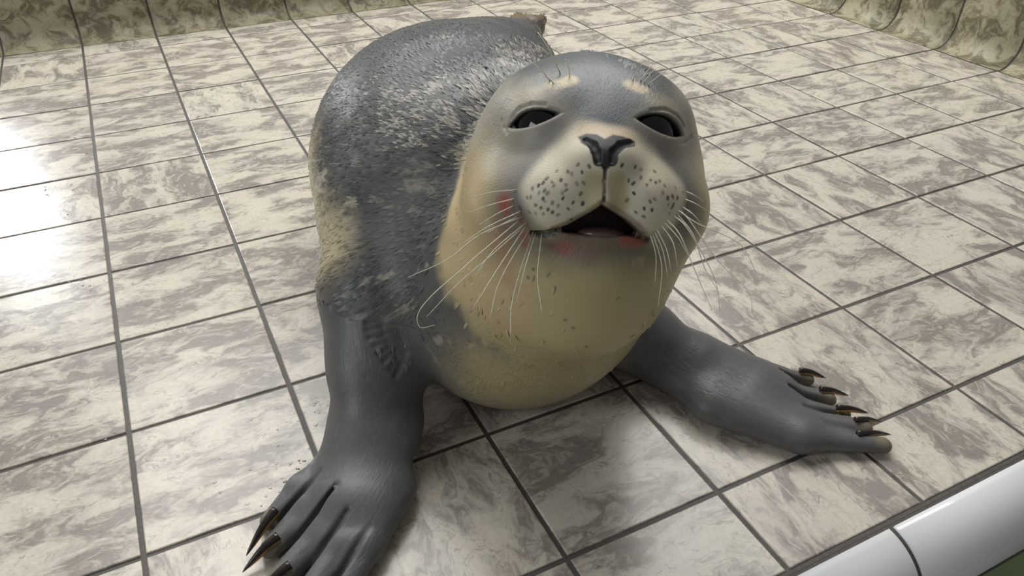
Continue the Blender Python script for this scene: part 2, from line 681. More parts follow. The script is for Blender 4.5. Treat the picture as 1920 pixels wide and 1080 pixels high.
CREASE = [trace_many(q) for q in (
    [(688, 606), (712, 600)], [(690, 620), (715, 613), (744, 620)], [(694, 634), (720, 629), (747, 625)], [(704, 648), (728, 641), (750, 630)],
    [(711, 663), (731, 653), (752, 634)], [(722, 676), (739, 661), (754, 640)], [(734, 692), (746, 672), (756, 648)], [(742, 704), (752, 686), (760, 662)])]
PITS = trace_many([(742, 662), (1236, 612)])

for (Pc, n, ax, ay, wdt, hh) in EYES:
    c = Pc - n * 0.0200
    ell(c, (0.0230,) * 3, k=0.012)
FOLDS = [trace_many(q) for q in (
    [(957, 222), (972, 204), (995, 195), (1022, 196)],          # lid folds
    [(940, 226), (944, 238), (950, 248)],
    [(1222, 206), (1250, 205), (1272, 218), (1283, 236)],
    [(1276, 268), (1288, 264), (1297, 255)])]
for (Pc, n, ax, ay, wdt, hh) in EYES:
    R = (wdt * wdt + hh * hh) / (2 * hh)

    def mk(Pc=Pc, n=n, ax=ax, ay=ay, R=R, hh=hh):
        def fn(p):
            q = p - Pc
            x, y, z = q @ ax, q @ ay, q @ n
            d = np.maximum(np.hypot(x, y - (R - hh)) - R, np.hypot(x, y + (R - hh)) - R)
            return np.maximum(d, np.abs(z) - 0.014)
        PR.append(Prim(fn, Pc, 0.03, '-', 0.0042))
    mk()
for pl in NOSTRIL:
    for i in range(3):
        cone(pl[i] - ef * 0.0005, pl[i + 1] - ef * 0.0005, 0.0022 if i else 0.0014, 0.0022 if i < 2 else 0.0014, '-', 0.002)
for i in range(3):
    cone(PHIL[i], PHIL[i + 1], 0.0006, 0.0006, '-', 0.0018)


def poly_sd(x, y, poly):
    """signed distance to a 2-D polygon"""
    d = np.full(len(x), 1e9)
    inside = np.zeros(len(x), bool)
    n = len(poly)
    for i in range(n):
        a, b = poly[i], poly[(i + 1) % n]
        ex, ey = b[0] - a[0], b[1] - a[1]
        wx, wy = x - a[0], y - a[1]
        t = np.clip((wx * ex + wy * ey) / (ex * ex + ey * ey + 1e-15), 0, 1)
        d = np.minimum(d, (wx - ex * t) ** 2 + (wy - ey * t) ** 2)
        c = ((a[1] > y) != (b[1] > y)) & (x < (b[0] - a[0]) * (y - a[1]) / (b[1] - a[1] + 1e-15) + a[0])
        inside ^= c
    d = np.sqrt(d)
    return np.where(inside, -d, d)


MC = MOUTH.mean(0)


def mouth_fn(p):
    q = (p - HEAD) @ FB.T
    return np.maximum(poly_sd(q[:, 1], q[:, 2], MOUTH[:, 1:]), np.abs(q[:, 0] - MC[0]) - 0.036)


PR.append(Prim(mouth_fn, fw(*MC), 0.05, '-', 0.004))
for pl in (LIPL, LIPR):
    for i in range(len(pl) - 1):
        cone(pl[i], pl[i + 1], 0.0016, 0.0012, '-', 0.003)
for pl in FOLDS:
    for i in range(len(pl) - 1):
        cone(pl[i], pl[i + 1], 0.0005, 0.0005, '-', 0.0026)

for pl in CREASE:
    for i in range(len(pl) - 1):
        cone(pl[i], pl[i + 1], 0.0012, 0.0014, '-', 0.005)

# --- skin: sparse surface nets, then one subdivision pulled onto the exact surface
HG = 0.0036
BLK = 6
lo = V(-0.42, 0.06, -0.012)
nb = np.ceil((V(0.44, 1.27, 0.40) - lo) / (HG * BLK)).astype(int)
bi = np.stack(np.meshgrid(*[np.arange(n) for n in nb], indexing='ij'), -1).reshape(-1, 3)
bc = lo + (bi + 0.5) * HG * BLK
act = np.abs(sdf(bc)) < HG * BLK * 1.25
bi = bi[act]
dims = nb * BLK + 1
field = np.full(tuple(dims), 1.0, np.float32)
off = np.stack(np.meshgrid(*[np.arange(BLK + 1)] * 3, indexing='ij'), -1).reshape(-1, 3)
gi = (bi[:, None, :] * BLK + off[None]).reshape(-1, 3)
flat = np.unique((gi[:, 0] * dims[1] + gi[:, 1]) * dims[2] + gi[:, 2])
gi = np.stack([flat // (dims[1] * dims[2]), flat // dims[2] % dims[1], flat % dims[2]], 1)
vals = np.empty(len(gi), np.float32)
for s in range(0, len(gi), 400000):
    vals[s:s + 400000] = sdf(lo + gi[s:s + 400000] * HG)
field.reshape(-1)[flat] = vals
known = np.zeros(tuple(dims), bool)
known.reshape(-1)[flat] = True
ins = field < 0
cc = bi[:, None, :] * BLK + np.stack(np.meshgrid(*[np.arange(BLK)] * 3, indexing='ij'), -1).reshape(-1, 3)[None]
cc = cc.reshape(-1, 3)
corner = np.array([(i, j, k) for i in (0, 1) for j in (0, 1) for k in (0, 1)])
cv_ = np.stack([field[cc[:, 0] + a, cc[:, 1] + b, cc[:, 2] + c] for a, b, c in corner], 1)
neg = (cv_ < 0).sum(1)
keep = (neg > 0) & (neg < 8)
cc, cv_ = cc[keep], cv_[keep]
edges = [(i, j) for i in range(8) for j in range(i + 1, 8) if np.abs(corner[i] - corner[j]).sum() == 1]
acc = np.zeros((len(cc), 3))
cnt = np.zeros(len(cc))
for i, j in edges:
    a, b = cv_[:, i], cv_[:, j]
    x = (a < 0) != (b < 0)
    t = np.where(x, a / np.where(x, a - b, 1), 0)
    pt = corner[i] + (corner[j] - corner[i]) * t[:, None]
    acc += np.where(x[:, None], pt, 0)
    cnt += x
verts = lo + (cc + acc / cnt[:, None]) * HG
vid = np.full(tuple(dims), -1, np.int32)
vid[cc[:, 0], cc[:, 1], cc[:, 2]] = np.arange(len(cc))
quads = []
for ax_ in range(3):
    a1, a2 = (ax_ + 1) % 3, (ax_ + 2) % 3
    g0 = cc
    g1 = cc.copy()
    g1[:, ax_] += 1
    s0 = ins[g0[:, 0], g0[:, 1], g0[:, 2]]
    s1 = ins[g1[:, 0], g1[:, 1], g1[:, 2]]
    x = (s0 != s1)
    g0, s0 = g0[x], s0[x]
    def cell(d1, d2):
        c = g0.copy()
        c[:, a1] -= d1
        c[:, a2] -= d2
        return vid[c[:, 0], c[:, 1], c[:, 2]]
    q = np.stack([cell(1, 1), cell(0, 1), cell(0, 0), cell(1, 0)], 1)
    ok = (q >= 0).all(1)
    q = np.where(s0[:, None], q, q[:, ::-1])
    quads.append(q[ok])
quads = np.vstack(quads)


def project(idx, its=2):
    for it in range(its):
        p = verts[idx]
        d = sdf(p)
        verts[idx] = p - grad(p, 0.0005, d) * np.clip(d, -0.0015, 0.0015)[:, None]


def split(quads, ngons, sel):
    """cut the selected quads in four; neighbours take up the new edge points as n-gons"""
    global verts
    e = np.stack([quads, np.roll(quads, -1, 1)], -1)
    e.sort(-1)
    nv = len(verts)
    key = e[..., 0].astype(np.int64) * nv + e[..., 1]
    uk = np.unique(key[sel])
    verts = np.vstack([verts, (verts[uk // nv] + verts[uk % nv]) / 2])
    pos = np.clip(np.searchsorted(uk, key), 0, len(uk) - 1)
    em = np.where(uk[pos] == key, nv + pos, -1)
    fi = len(verts) + np.arange(sel.sum())
    verts = np.vstack([verts, verts[quads[sel]].mean(1)])
    es, qs = em[sel], quads[sel]
    new = np.vstack([np.stack([qs[:, k], es[:, k], fi, es[:, k - 1]], 1) for k in range(4)])
    rest = ~sel & (em >= 0).any(1)
    ng = []
    for q, m_ in zip(quads[rest], em[rest]):
        f_ = []
        for k in range(4):
            f_.append(int(q[k]))
            if m_[k] >= 0:
                f_.append(int(m_[k]))
        ng.append(f_)
    lut = None
    return np.vstack([quads[~sel & ~rest], new]), ngons + ng, np.arange(nv, len(verts))


project(np.arange(len(verts)), 3)
ngons = []
fcn = verts[quads].mean(1)
fq = (fcn - HEAD) @ FB.T
sel = (fcn[:, 1] < 0.46) & ((fcn[:, 2] > 0.004))
quads, ngons, nw = split(quads, ngons, sel)
project(nw)
fcn = verts[quads].mean(1)
fq = (fcn - HEAD) @ FB.T
ed = np.linalg.norm(verts[quads[:, 0]] - verts[quads[:, 2]], axis=1)
fine_ = (fcn[:, 2] < 0.034) & (fcn[:, 2] > 0.004) & (fcn[:, 1] < 0.30) & ((fcn[:, 0] < -0.24) | (fcn[:, 0] > 0.10))
for pl in CREASE:
    fine_ |= np.linalg.norm(fcn - pl.mean(0), axis=1) < 0.016
sel = (ed < 0.0035) & (fq[:, 0] > 0.01) & (np.abs(fq[:, 1]) < 0.085) & (fq[:, 2] > -0.085) & (fq[:, 2] < 0.075) | fine_ & (ed < 0.0035)
quads, ngons, nw = split(quads, ngons, sel)
project(nw)
fcn = verts[quads].mean(1)
dk = np.full(len(fcn), 1.0)
for c_, r_ in [(q[0], 0.026) for q in EYES] + [(fw(*MC), 0.034), (NOSTRIL[0].mean(0), 0.016), (NOSTRIL[1].mean(0), 0.016), (PHIL[1], 0.012)]:
    dk = np.minimum(dk, np.linalg.norm(fcn - c_, axis=1) / r_)
ed = np.linalg.norm(verts[quads[:, 0]] - verts[quads[:, 2]], axis=1)
sel = (dk < 1) & (ed < 0.0020)
quads, ngons, nw = split(quads, ngons, sel)
project(nw)
NRM = np.zeros_like(verts)
fnm = np.cross(verts[quads[:, 2]] - verts[quads[:, 0]], verts[quads[:, 3]] - verts[quads[:, 1]])
for k in range(4):
    for c_ in range(3):
        NRM[:, c_] += np.bincount(quads[:, k], fnm[:, c_], len(verts))
for f_ in ngons:
    nn_ = np.cross(verts[f_[2]] - verts[f_[0]], verts[f_[3]] - verts[f_[1]])
    for k in f_:
        NRM[k] += nn_
NRM /= np.maximum(vlen(NRM), 1e-12)[:, None]
print('seal skin', len(verts), len(quads))

# --- direction of the coat: nose > head > nape > tail, and down each flipper
GUIDE = np.vstack([catmull([fw(0.12, 0, 0), fw(0.05, 0, -0.005), HEAD, (-0.055, 0.37, 0.205), (-0.085, 0.47, 0.15), (-0.098, 0.56, 0.146)], 8)[:-1], TD[np.arange(10, len(TD)), :3]])
GL = catmull([(-0.165, 0.47, 0.125), (-0.205, 0.415, 0.105), (-0.247, 0.325, 0.03), (-0.31, 0.25, 0.01), (-0.40, 0.19, 0.01)], 8)
GR = catmull([(0.01, 0.39, 0.1), (0.05, 0.335, 0.062), (0.074, 0.278, 0.03), (0.118, 0.19, 0.01), (0.20, 0.11, 0.01)], 8)


def frames(G):
    t = np.gradient(G, axis=0)
    t /= np.linalg.norm(t, axis=1)[:, None]
    n = np.cross(t[0], (0.3, -0.5, 0.8))
    n /= np.linalg.norm(n)
    Ns = []
    for k in range(len(G)):
        n = n - t[k] * (n @ t[k])
        n /= np.linalg.norm(n)
        Ns.append(n)
    Ns = np.array(Ns)
    return t, Ns, np.cross(t, Ns), np.concatenate([[0], np.cumsum(np.linalg.norm(np.diff(G, axis=0), axis=1))])


def flow_of(p, G):
    t, n1, n2, s = frames(G)
    idx = np.empty(len(p), int)
    for k in range(0, len(p), 50000):
        idx[k:k + 50000] = ((p[k:k + 50000, None, :] - G[None]) ** 2).sum(-1).argmin(1)
    d = p - G[idx]
    al = (d * t[idx]).sum(1)
    return np.stack([(d * n1[idx]).sum(1), (d * n2[idx]).sum(1), s[idx] + al], 1), t[idx], np.linalg.norm(d, axis=1), idx


FLOW, TAN, DM, GI = flow_of(verts, GUIDE)
FACE0 = (verts - HEAD) @ FB.T
rel_h = verts - HEAD
rh = vlen(rel_h)
TAN = rel_h / rh[:, None]
FLOW = TAN * (0.22 + 0.16 * rh)[:, None]
N0 = fw(0.10, 0, 0.0)
fm_ = (FACE0[:, 0] > -0.03) & (rh < 0.125)
edge_ = np.maximum(-0.03 - FACE0[:, 0], rh - 0.125)          # the two hair directions meet where this is 0
EVEN = smooth(np.abs(edge_), 0.002, 0.016)
rn = verts - N0
rnl = vlen(rn)
TAN[fm_] = rn[fm_] / rnl[fm_][:, None]
FLOW[fm_] = TAN[fm_] * (0.11 + 0.16 * rnl[fm_])[:, None] + 9.0
ARM = np.zeros(len(verts))
for G, off_ in ((GL, 3.0), (GR, 6.0)):
    fl, tt, dm, ii = flow_of(verts, G)
    use = (dm < 0.075) & (dm * 1.15 < DM) & ((ii > 5) | (dm < 0.055)) & (verts[:, 2] < 0.12)
    FLOW[use] = fl[use] * V(1, 1, 0.2) + V(0, 0, off_)
    TAN[use] = tt[use]
    # smooth 0..1 factor down the limb
    sfac = np.clip((ii - 3) / 7.0, 0, 1) * np.clip((0.085 - dm) / 0.03, 0, 1)
    ARM = np.maximum(ARM, sfac * smooth(0.165 - verts[:, 2], 0.0, 0.07))

hand_ = ((verts[:, 0] < -0.225) & (verts[:, 1] < 0.345) | (verts[:, 0] > 0.012) & (verts[:, 1] < 0.315)) & (verts[:, 2] < 0.055)
ARM = np.maximum(ARM, hand_ * 1.0)

FACE = (verts - HEAD) @ FB.T        # forward, right, up


def vnoise(p, scale, seed):
    """cheap smooth value noise"""
    q = p * scale + seed * 17.3
    i = np.floor(q).astype(np.int64)
    f_ = q - i
    f_ = f_ * f_ * (3 - 2 * f_)
    r = 0
    for c in corner:
        h = (i[:, 0] + c[0]) * 73856093 ^ (i[:, 1] + c[1]) * 19349663 ^ (i[:, 2] + c[2]) * 83492791
        h = (h ^ (h >> 13)) * 1274126177
        h = ((h ^ (h >> 16)) & 0xffff) / 65535.0
        wgt = np.prod(np.where(c == 1, f_, 1 - f_), 1)
        r = r + h * wgt
    return r


def fbm(p, scale, seed, oct=4):
    r, a, tot = 0, 1.0, 0
    for k in range(oct):
        r = r + a * vnoise(p, scale * 2 ** k, seed + k)
        tot += a
        a *= 0.5
    return r / tot


# --- coat colours (true markings of the animal)
C = lambda *a: srgb_np(a)
SLATE, SLATE2, MOTTLE, CREAM, THROAT = C(77, 79, 78), C(100, 100, 96), C(196, 188, 168), C(172, 164, 136), C(194, 176, 134)
HEADTOP, FACEG, MUZZ, FLIP = C(94, 97, 96), C(164, 158, 143), C(224, 214, 190), C(97, 97, 97)
col = np.tile(SLATE, (len(verts), 1))


def paint(mask, c):
    global col
    ix = np.flatnonzero(mask > 0)
    mk_ = np.clip(mask[ix], 0, 1)[:, None]
    col[ix] = col[ix] * (1 - mk_) + c * mk_


def near(pts, r0, r1):
    pts = np.atleast_2d(pts)
    a, b = pts.min(0) - r1, pts.max(0) + r1
    idx = np.flatnonzero(((verts > a) & (verts < b)).all(1))
    vv = verts[idx]
    d = np.full(len(vv), 1e9)
    for a, b in (zip(pts[:-1], pts[1:]) if len(pts) > 1 else [(pts[0], pts[0] + 1e-6)]):
        q = vv - a
        ab = b - a
        t = np.clip(q @ ab / (ab @ ab + 1e-15), 0, 1)
        d = np.minimum(d, vlen(q - t[:, None] * ab))
    out = np.zeros(len(verts))
    out[idx] = 1 - smooth(d, r0, r1)
    return out


n1 = fbm(verts, 18, 1)
n2 = fbm(verts, 60, 5)
n3 = fbm(FLOW, 160, 9)
paint(smooth(n1, 0.42, 0.62) * 0.6, SLATE2)
# height on the trunk: back is dark, flank mottled, belly cream
upn = NRM[:, 2]
rel = upn + (n1 - 0.5) * 0.7
flank = smooth(-rel, -0.45, 0.10)
back = smooth(verts[:, 1], 0.47, 0.58) * (verts[:, 0] < 0.1)
paint(flank * 0.35, C(138, 136, 126))
paint(smooth(-rel, -0.55, -0.05) * back * 0.9, C(178, 168, 140))
paint(smooth(-rel, -0.12, 0.45), CREAM)
mott = smooth(n2, 0.56, 0.66) * smooth(n3, 0.45, 0.6) * smooth(-rel, -0.95, -0.5)
paint(mott * 0.5, MOTTLE)
paint(near(trace_many([(582, 300), (584, 360), (598, 420), (618, 468)]), 0.006, 0.055) * (0.8 + 0.2 * smooth(n2, 0.4, 0.6)), C(186, 172, 140))
paint(smooth(verts[:, 1], 1.085, 1.115), C(112, 96, 78))
# chest and throat
ff, fr, fu = FACE[:, 0], FACE[:, 1], FACE[:, 2]
front = smooth(-(verts @ RC[2] - CAM @ RC[2]), -0.74, -0.60)


def plain_min(prims, p):
    d = np.full(len(p), 1.0)
    for q in prims:
        ix = np.flatnonzero(vlen(p - q.c) < q.rad + 0.05)
        if len(ix):
            d[ix] = np.minimum(d[ix], q.fn(p[ix]))
    return d


isfront = verts[:, 1] < 0.5
hmem = np.zeros(len(verts))
ix_ = np.flatnonzero(isfront)
dH = plain_min(PR[NB - 2:NB - 1] + PR[NB:NA - 4], verts[ix_])
dB = plain_min(PR[:NB - 2] + PR[NB - 1:NB], verts[ix_])
hmem[ix_] = smooth(dB - dH + (n2[ix_] - 0.5) * 0.012, -0.006, 0.004)
lowc = smooth(0.16 - verts[:, 2], 0.0, 0.05)
thr = np.clip(smooth(-fu, 0.035, 0.075) * smooth(ff, -0.09, -0.03) * np.maximum(hmem, 0.85 * lowc * smooth(0.115 - np.abs(fr), 0.0, 0.05)), 0, 1)
thr *= 1 - np.clip(ARM * 1.5, 0, 1)
headm = smooth(0.135 - np.linalg.norm(FACE * V(0.9, 1, 1), axis=1), 0.0, 0.03) * hmem
paint(thr, THROAT)
paint(headm * smooth(fu, -0.035, 0.02) * 0.9, FACEG)
paint(headm * smooth(np.abs(fr), 0.055, 0.085) * smooth(-fu, -0.05, 0.02) * smooth(ff, -0.08, -0.03), C(202, 182, 138))
paint(headm * smooth(fu + 0.22 * ff - 0.42 * np.abs(fr) + (n1 - 0.5) * 0.04, 0.040, 0.062), HEADTOP)
paint(headm * smooth(0.018 - np.abs(fr), -0.006, 0.012) * smooth(fu, 0.022, 0.036), C(98, 104, 108))


# grey streak under each eye beside the muzzle
for q in ([(1040, 240), (1020, 280), (990, 315)], [(1205, 250), (1245, 300), (1280, 330)]):
    paint(near(trace_many(q), 0.004, 0.017) * 0.55, C(116, 114, 112))
# muzzle
for q in ([(1100, 262), (1060, 300), (1015, 355), (1040, 400)], [(1175, 275), (1215, 315), (1260, 360), (1240, 405)], [(1110, 340), (1085, 400)], [(1160, 340), (1180, 400)]):
    paint(near(trace_many(q), 0.010, 0.021), MUZZ)
paint(near(trace_many([(1095, 246), (1135, 246), (1180, 256)]), 0.002, 0.010) * 0.9, C(206, 186, 156))
paint(near(trace_many([(1038, 161), (1072, 150)]), 0.002, 0.0075) * smooth(n3, 0.25, 0.5), C(212, 194, 160))
paint(near(trace_many([(1182, 158), (1206, 168)]), 0.002, 0.0075) * smooth(n3, 0.25, 0.5), C(206, 188, 156))
paint(near(trace_many([(960, 185), (1000, 178), (1030, 165)]), 0.002, 0.011) * 0.45, C(186, 174, 148))
paint(near(trace_many([(1225, 185), (1262, 200)]), 0.002, 0.010) * 0.45, C(180, 168, 142))
# upper lip centre, mouth rims
paint(near(trace_many([(1112, 340), (1108, 375)]), 0.004, 0.010) * 0.8, C(186, 174, 132))
paint(near(trace_many([(1155, 340), (1160, 380)]), 0.004, 0.010) * 0.8, C(186, 174, 132))
paint(near(trace_many([(1060, 445), (1100, 452), (1150, 452), (1195, 452)]), 0.003, 0.011) * 0.7, C(138, 112, 92))
paint(near(trace_many([(1075, 470), (1100, 480)]), 0.003, 0.012) * 0.5, C(142, 110, 100))
# raw red patches at the corner of the mouth
for q, r, s in (([(945, 380), (958, 398), (968, 415), (975, 440)], 0.005, 0.8), ([(975, 450), (985, 460)], 0.003, 0.5), ([(1035, 455), (1060, 468)], 0.004, 0.5), ([(1170, 450), (1200, 455)], 0.003, 0.6), ([(940, 430), (945, 480), (950, 520)], 0.008, 0.25)):
    paint(near(trace_many(q), r * 0.1, r * 2.0) * s * 0.95 * smooth(n2 + 0.25, 0.40, 0.68), C(168, 58, 50))
# black nose, nostrils, lips
NOSE_PX = [(1087, 258), (1100, 253), (1118, 254), (1134, 263), (1150, 255), (1168, 258), (1188, 267), (1175, 273), (1162, 277), (1153, 288), (1148, 303), (1142, 311), (1135, 318), (1128, 311), (1122, 303), (1116, 288), (1107, 276), (1095, 268)]
NP = (trace_many(NOSE_PX) - HEAD) @ FB.T
nd = poly_sd(fr, fu, NP[:, 1:])
paint((1 - smooth(nd, 0.0, 0.0018)) * (ff > 0.05), C(40, 40, 44))
paint(near(PHIL, 0.0007, 0.0017), C(40, 34, 30))
for pl in NOSTRIL:
    paint(near(pl, 0.0028, 0.0040), C(40, 40, 44))
for pl in (LIPL, LIPR):
    paint(near(pl, 0.0014, 0.0030), C(30, 26, 24))
md = poly_sd(fr, fu, MOUTH[:, 1:])
paint((1 - smooth(md, -0.0006, 0.0018)) * (ff > 0.02) * (ff < MC[0] + 0.02), C(82, 58, 54))
paint((1 - smooth(np.abs(md - 0.002), 0.0, 0.003)) * (ff > 0.03) * (fu > MOUTH[:, 2].min() + 0.003) * 0.6, C(96, 70, 48))
for (Pc, n, ax, ay, wdt, hh) in EYES:
    q = verts - Pc
    x, y, z = q @ ax, q @ ay, q @ n
    R = (wdt * wdt + hh * hh) / (2 * hh)
    d = np.maximum(np.hypot(x, y - (R - hh)) - R, np.hypot(x, y + (R - hh)) - R)
    paint((1 - smooth(d, -0.0002, 0.0022)) * (np.abs(z) < 0.02), C(34, 32, 32))
# whisker follicles in rows
DOTS = []
for s, ox in ((-1, 1128), (1, 1142)):
    for row in range(7):
        for k in range(7):
            if random.random() < 0.16 or (k == 6 and row in (0, 6)):
                continue
            u = ox + s * (28 + 17.5 * k + (row % 2) * 8 + row * 2.2)
            v = 304 + row * 17.5 + k * (5 - row) * 1.6 + (abs(k - 3) - 2) * 2
            DOTS.append((u + random.uniform(-5, 5), v + random.uniform(-5, 5)))
DOT3 = trace_many(DOTS)
for p in DOT3:
    if 0.04 < (p - HEAD) @ ef:
        tl = er * random.uniform(-.0012, .0012) - eu * 0.0010
        paint(near(np.array([p, p + tl]), 0.0005, random.uniform(0.0011, 0.0018)) * random.uniform(0.45, 0.95), C(56, 48, 40))
# flippers
paint(ARM * 0.92, FLIP)
for D in (LD, RD):
    for i, (a, b, c, r1, r2) in enumerate(D):
        paint(near(V(*c, r2)[None], 0.004, 0.014) * 0.55, C(138, 124, 92))
# small dark specks on the chest
for p in trace_many([(1000, 505), (1040, 540), (1060, 600), (1020, 640), (1075, 615), (1160, 560), (960, 560), (930, 630), (880, 640), (1050, 680), (990, 520), (1100, 650)]):
    paint(near(p[None], 0.0006, 0.0022) * 0.7, C(84, 70, 52))

wetf = smooth(upn, -0.1, 0.5) * (1 - headm) * (1 - ARM)
ruff = np.clip(0.22 + 0.78 * smooth(fbm(verts, 15, 21), 0.46, 0.60), 0, 1) * (1 - headm * 0.85) * (1 - 0.75 * ARM) * smooth(np.abs(verts[:, 2] - 0.12) + (ARM < 0.05), 0.0, 0.03) * (1 - 0.35 * thr)


# --- material of the coat
def seal_material():
    n = N('wet_seal_coat')
    colr = n.node('ShaderNodeAttribute', _attribute_name='coat').outputs['Color']
    fl = n.node('ShaderNodeAttribute', _attribute_name='flow').outputs['Vector']
    rf = n.node('ShaderNodeAttribute', _attribute_name='ruff').outputs['Fac']
    ev = n.node('ShaderNodeAttribute', _attribute_name='even').outputs['Fac']
    s1 = n.noise(fl, 520.0, 3, 0.6, 0.2)
    s2 = n.noise(fl, 170.0, 4, 0.62, 0.5)
    tone = n.noise(n.vmath('ADD', fl, (4.3, 1.9, 7.1)), 420.0, 3, 0.6, 0.2)       # hair to hair tone, not tied to the relief
    c2 = n.mul(n.math('MULTIPLY', ev, 0.5), colr, n.ramp(tone, [(0.3, g(0.72)), (0.7, g(1.0))]))
    crack = n.ramp(s2, [(0.36, g(0)), (0.47, g(1))])
    h = n.math('ADD', n.math('MULTIPLY', s1, 0.3), n.math('MULTIPLY', crack, n.math('MULTIPLY', rf, 0.8)))
    n.bs(Base__Color=c2, Roughness=0.40, Normal=n.bump(n.math('MULTIPLY', h, ev), 0.6, 0.0016))
    n.b.inputs['Specular IOR Level'].default_value = 0.45
    return n.mat


M_SEAL = seal_material()


def simple(name, c, rough, **kw):
    n = N(name)
    tc = n.node('ShaderNodeTexCoord').outputs['Object']
    v = n.noise(tc, kw.get('scale', 300), 4)
    n.bs(Base__Color=n.mul(1.0, c, n.ramp(v, [(0.3, g(0.75)), (0.7, g(1))])), Roughness=rough)
    if 'coat' in kw:
        n.b.inputs['Coat Weight'].default_value = kw['coat']
        n.b.inputs['Coat Roughness'].default_value = 0.03
    return n.mat


M_EYE = simple('eye_gloss', srgb(14, 12, 12), 0.06)
M_TONGUE = simple('tongue', srgb(104, 82, 78), 0.16)
M_WHISK = simple('whisker', srgb(242, 234, 212), 0.35)
M_CLAW = simple('claw_dark', srgb(46, 40, 38), 0.25)
M_CLAW2 = simple('claw_amber', srgb(204, 156, 84), 0.3)

root = bpy.data.objects.new('seal', None)
COL.objects.link(root)
root.location = (-0.08, 0.40, 0.0)
root['label'] = 'young grey seal with cream muzzle lying on the tiles, head raised'
root['category'] = 'seal'
ROOT = V(-0.08, 0.40, 0.0)

me = bpy.data.meshes.new('body')
me.vertices.add(len(verts))
me.vertices.foreach_set('co', (verts - ROOT).astype(np.float32).ravel())
tot = np.concatenate([np.full(len(quads), 4), [len(f_) for f_ in ngons]]).astype(np.int32)
lv = np.concatenate([quads.astype(np.int32).ravel(), np.array([k for f_ in ngons for k in f_], np.int32)])
me.loops.add(len(lv))
me.loops.foreach_set('vertex_index', lv)
me.polygons.add(len(tot))
me.polygons.foreach_set('loop_start', np.concatenate([[0], np.cumsum(tot)[:-1]]).astype(np.int32))
me.polygons.foreach_set('use_smooth', np.ones(len(tot), bool))
me.update(calc_edges=True)
me.validate()
at = me.attributes.new('coat', 'FLOAT_COLOR', 'POINT')
at.data.foreach_set('color', np.hstack([col, np.ones((len(col), 1))]).astype(np.float32).ravel())
at = me.attributes.new('flow', 'FLOAT_VECTOR', 'POINT')
at.data.foreach_set('vector', FLOW.astype(np.float32).ravel())
at = me.attributes.new('ruff', 'FLOAT', 'POINT')
at.data.foreach_set('value', ruff.astype(np.float32))
at = me.attributes.new('even', 'FLOAT', 'POINT')
at.data.foreach_set('value', EVEN.astype(np.float32))
me.materials.append(M_SEAL)
body = bpy.data.objects.new('body', me)
COL.objects.link(body)
body.parent = root


def part(name, verts_, faces_, mat, smooth_=True):
    return link_mesh(name, np.asarray(verts_) - ROOT, faces_, mat, root, smooth_)


def tube(pts, r0, r1, sides=6, rfun=None):
    pts = np.asarray(pts, float)
    t, n1_, n2_, s = frames(pts)
    v, f = [], []
    m_ = len(pts)
    for i in range(m_):
        r = r0 + (r1 - r0) * i / (m_ - 1) if rfun is None else rfun(i / (m_ - 1))
        for k in range(sides):
            a = 2 * math.pi * k / sides
            v.append(pts[i] + r * (math.cos(a) * n1_[i] + math.sin(a) * n2_[i]))
    for i in range(m_ - 1):
        for k in range(sides):
            k2 = (k + 1) % sides
            f.append((i * sides + k, i * sides + k2, (i + 1) * sides + k2, (i + 1) * sides + k))
    f.append(tuple(range(sides - 1, -1, -1)))
    f.append(tuple(range((m_ - 1) * sides, m_ * sides)))
    return v, f


def ellipsoid(c, radii, axes, nu=24, nv=14):
    v, f = [], []
    for j in range(nv + 1):
        ph = math.pi * j / nv
        for i in range(nu):
            th = 2 * math.pi * i / nu
            q = V(math.sin(ph) * math.cos(th), math.sin(ph) * math.sin(th), math.cos(ph)) * radii
            v.append(np.asarray(c) + q @ np.asarray(axes))
    for j in range(nv):
        for i in range(nu):
            i2 = (i + 1) % nu
            f.append((j * nu + i, (j + 1) * nu + i, (j + 1) * nu + i2, j * nu + i2))
    return v, f


for (Pc, n, ax, ay, wdt, hh) in EYES:
    v, f = ellipsoid(Pc - n * 0.0200, (0.0219,) * 3, np.eye(3), 40, 24)
    part('eye', v, f, M_EYE)
v, f = ellipsoid(fw(MC[0] - 0.022, MC[1] + 0.002, MOUTH[:, 2].min() + 0.0012), (0.018, 0.017, 0.0050), FB)
part('tongue', v, f, M_TONGUE)


# whiskers: root on the skin, then points on the way out
def whisker(base, px, rise, r=0.00048, nseg=12):
    d0 = np.linalg.norm(base - CAM)
    pts = [base - ef * 0.002]
    for k, q in enumerate(px[1:]):
        pts.append(CAM + ray(*q) * (d0 + rise[min(k, len(rise) - 1)]))
    pts = catmull(pts, max(4, nseg // len(px)))
    v, f = tube(pts, r, r * 0.35, 5)
    part('whisker', v, f, M_WHISK)


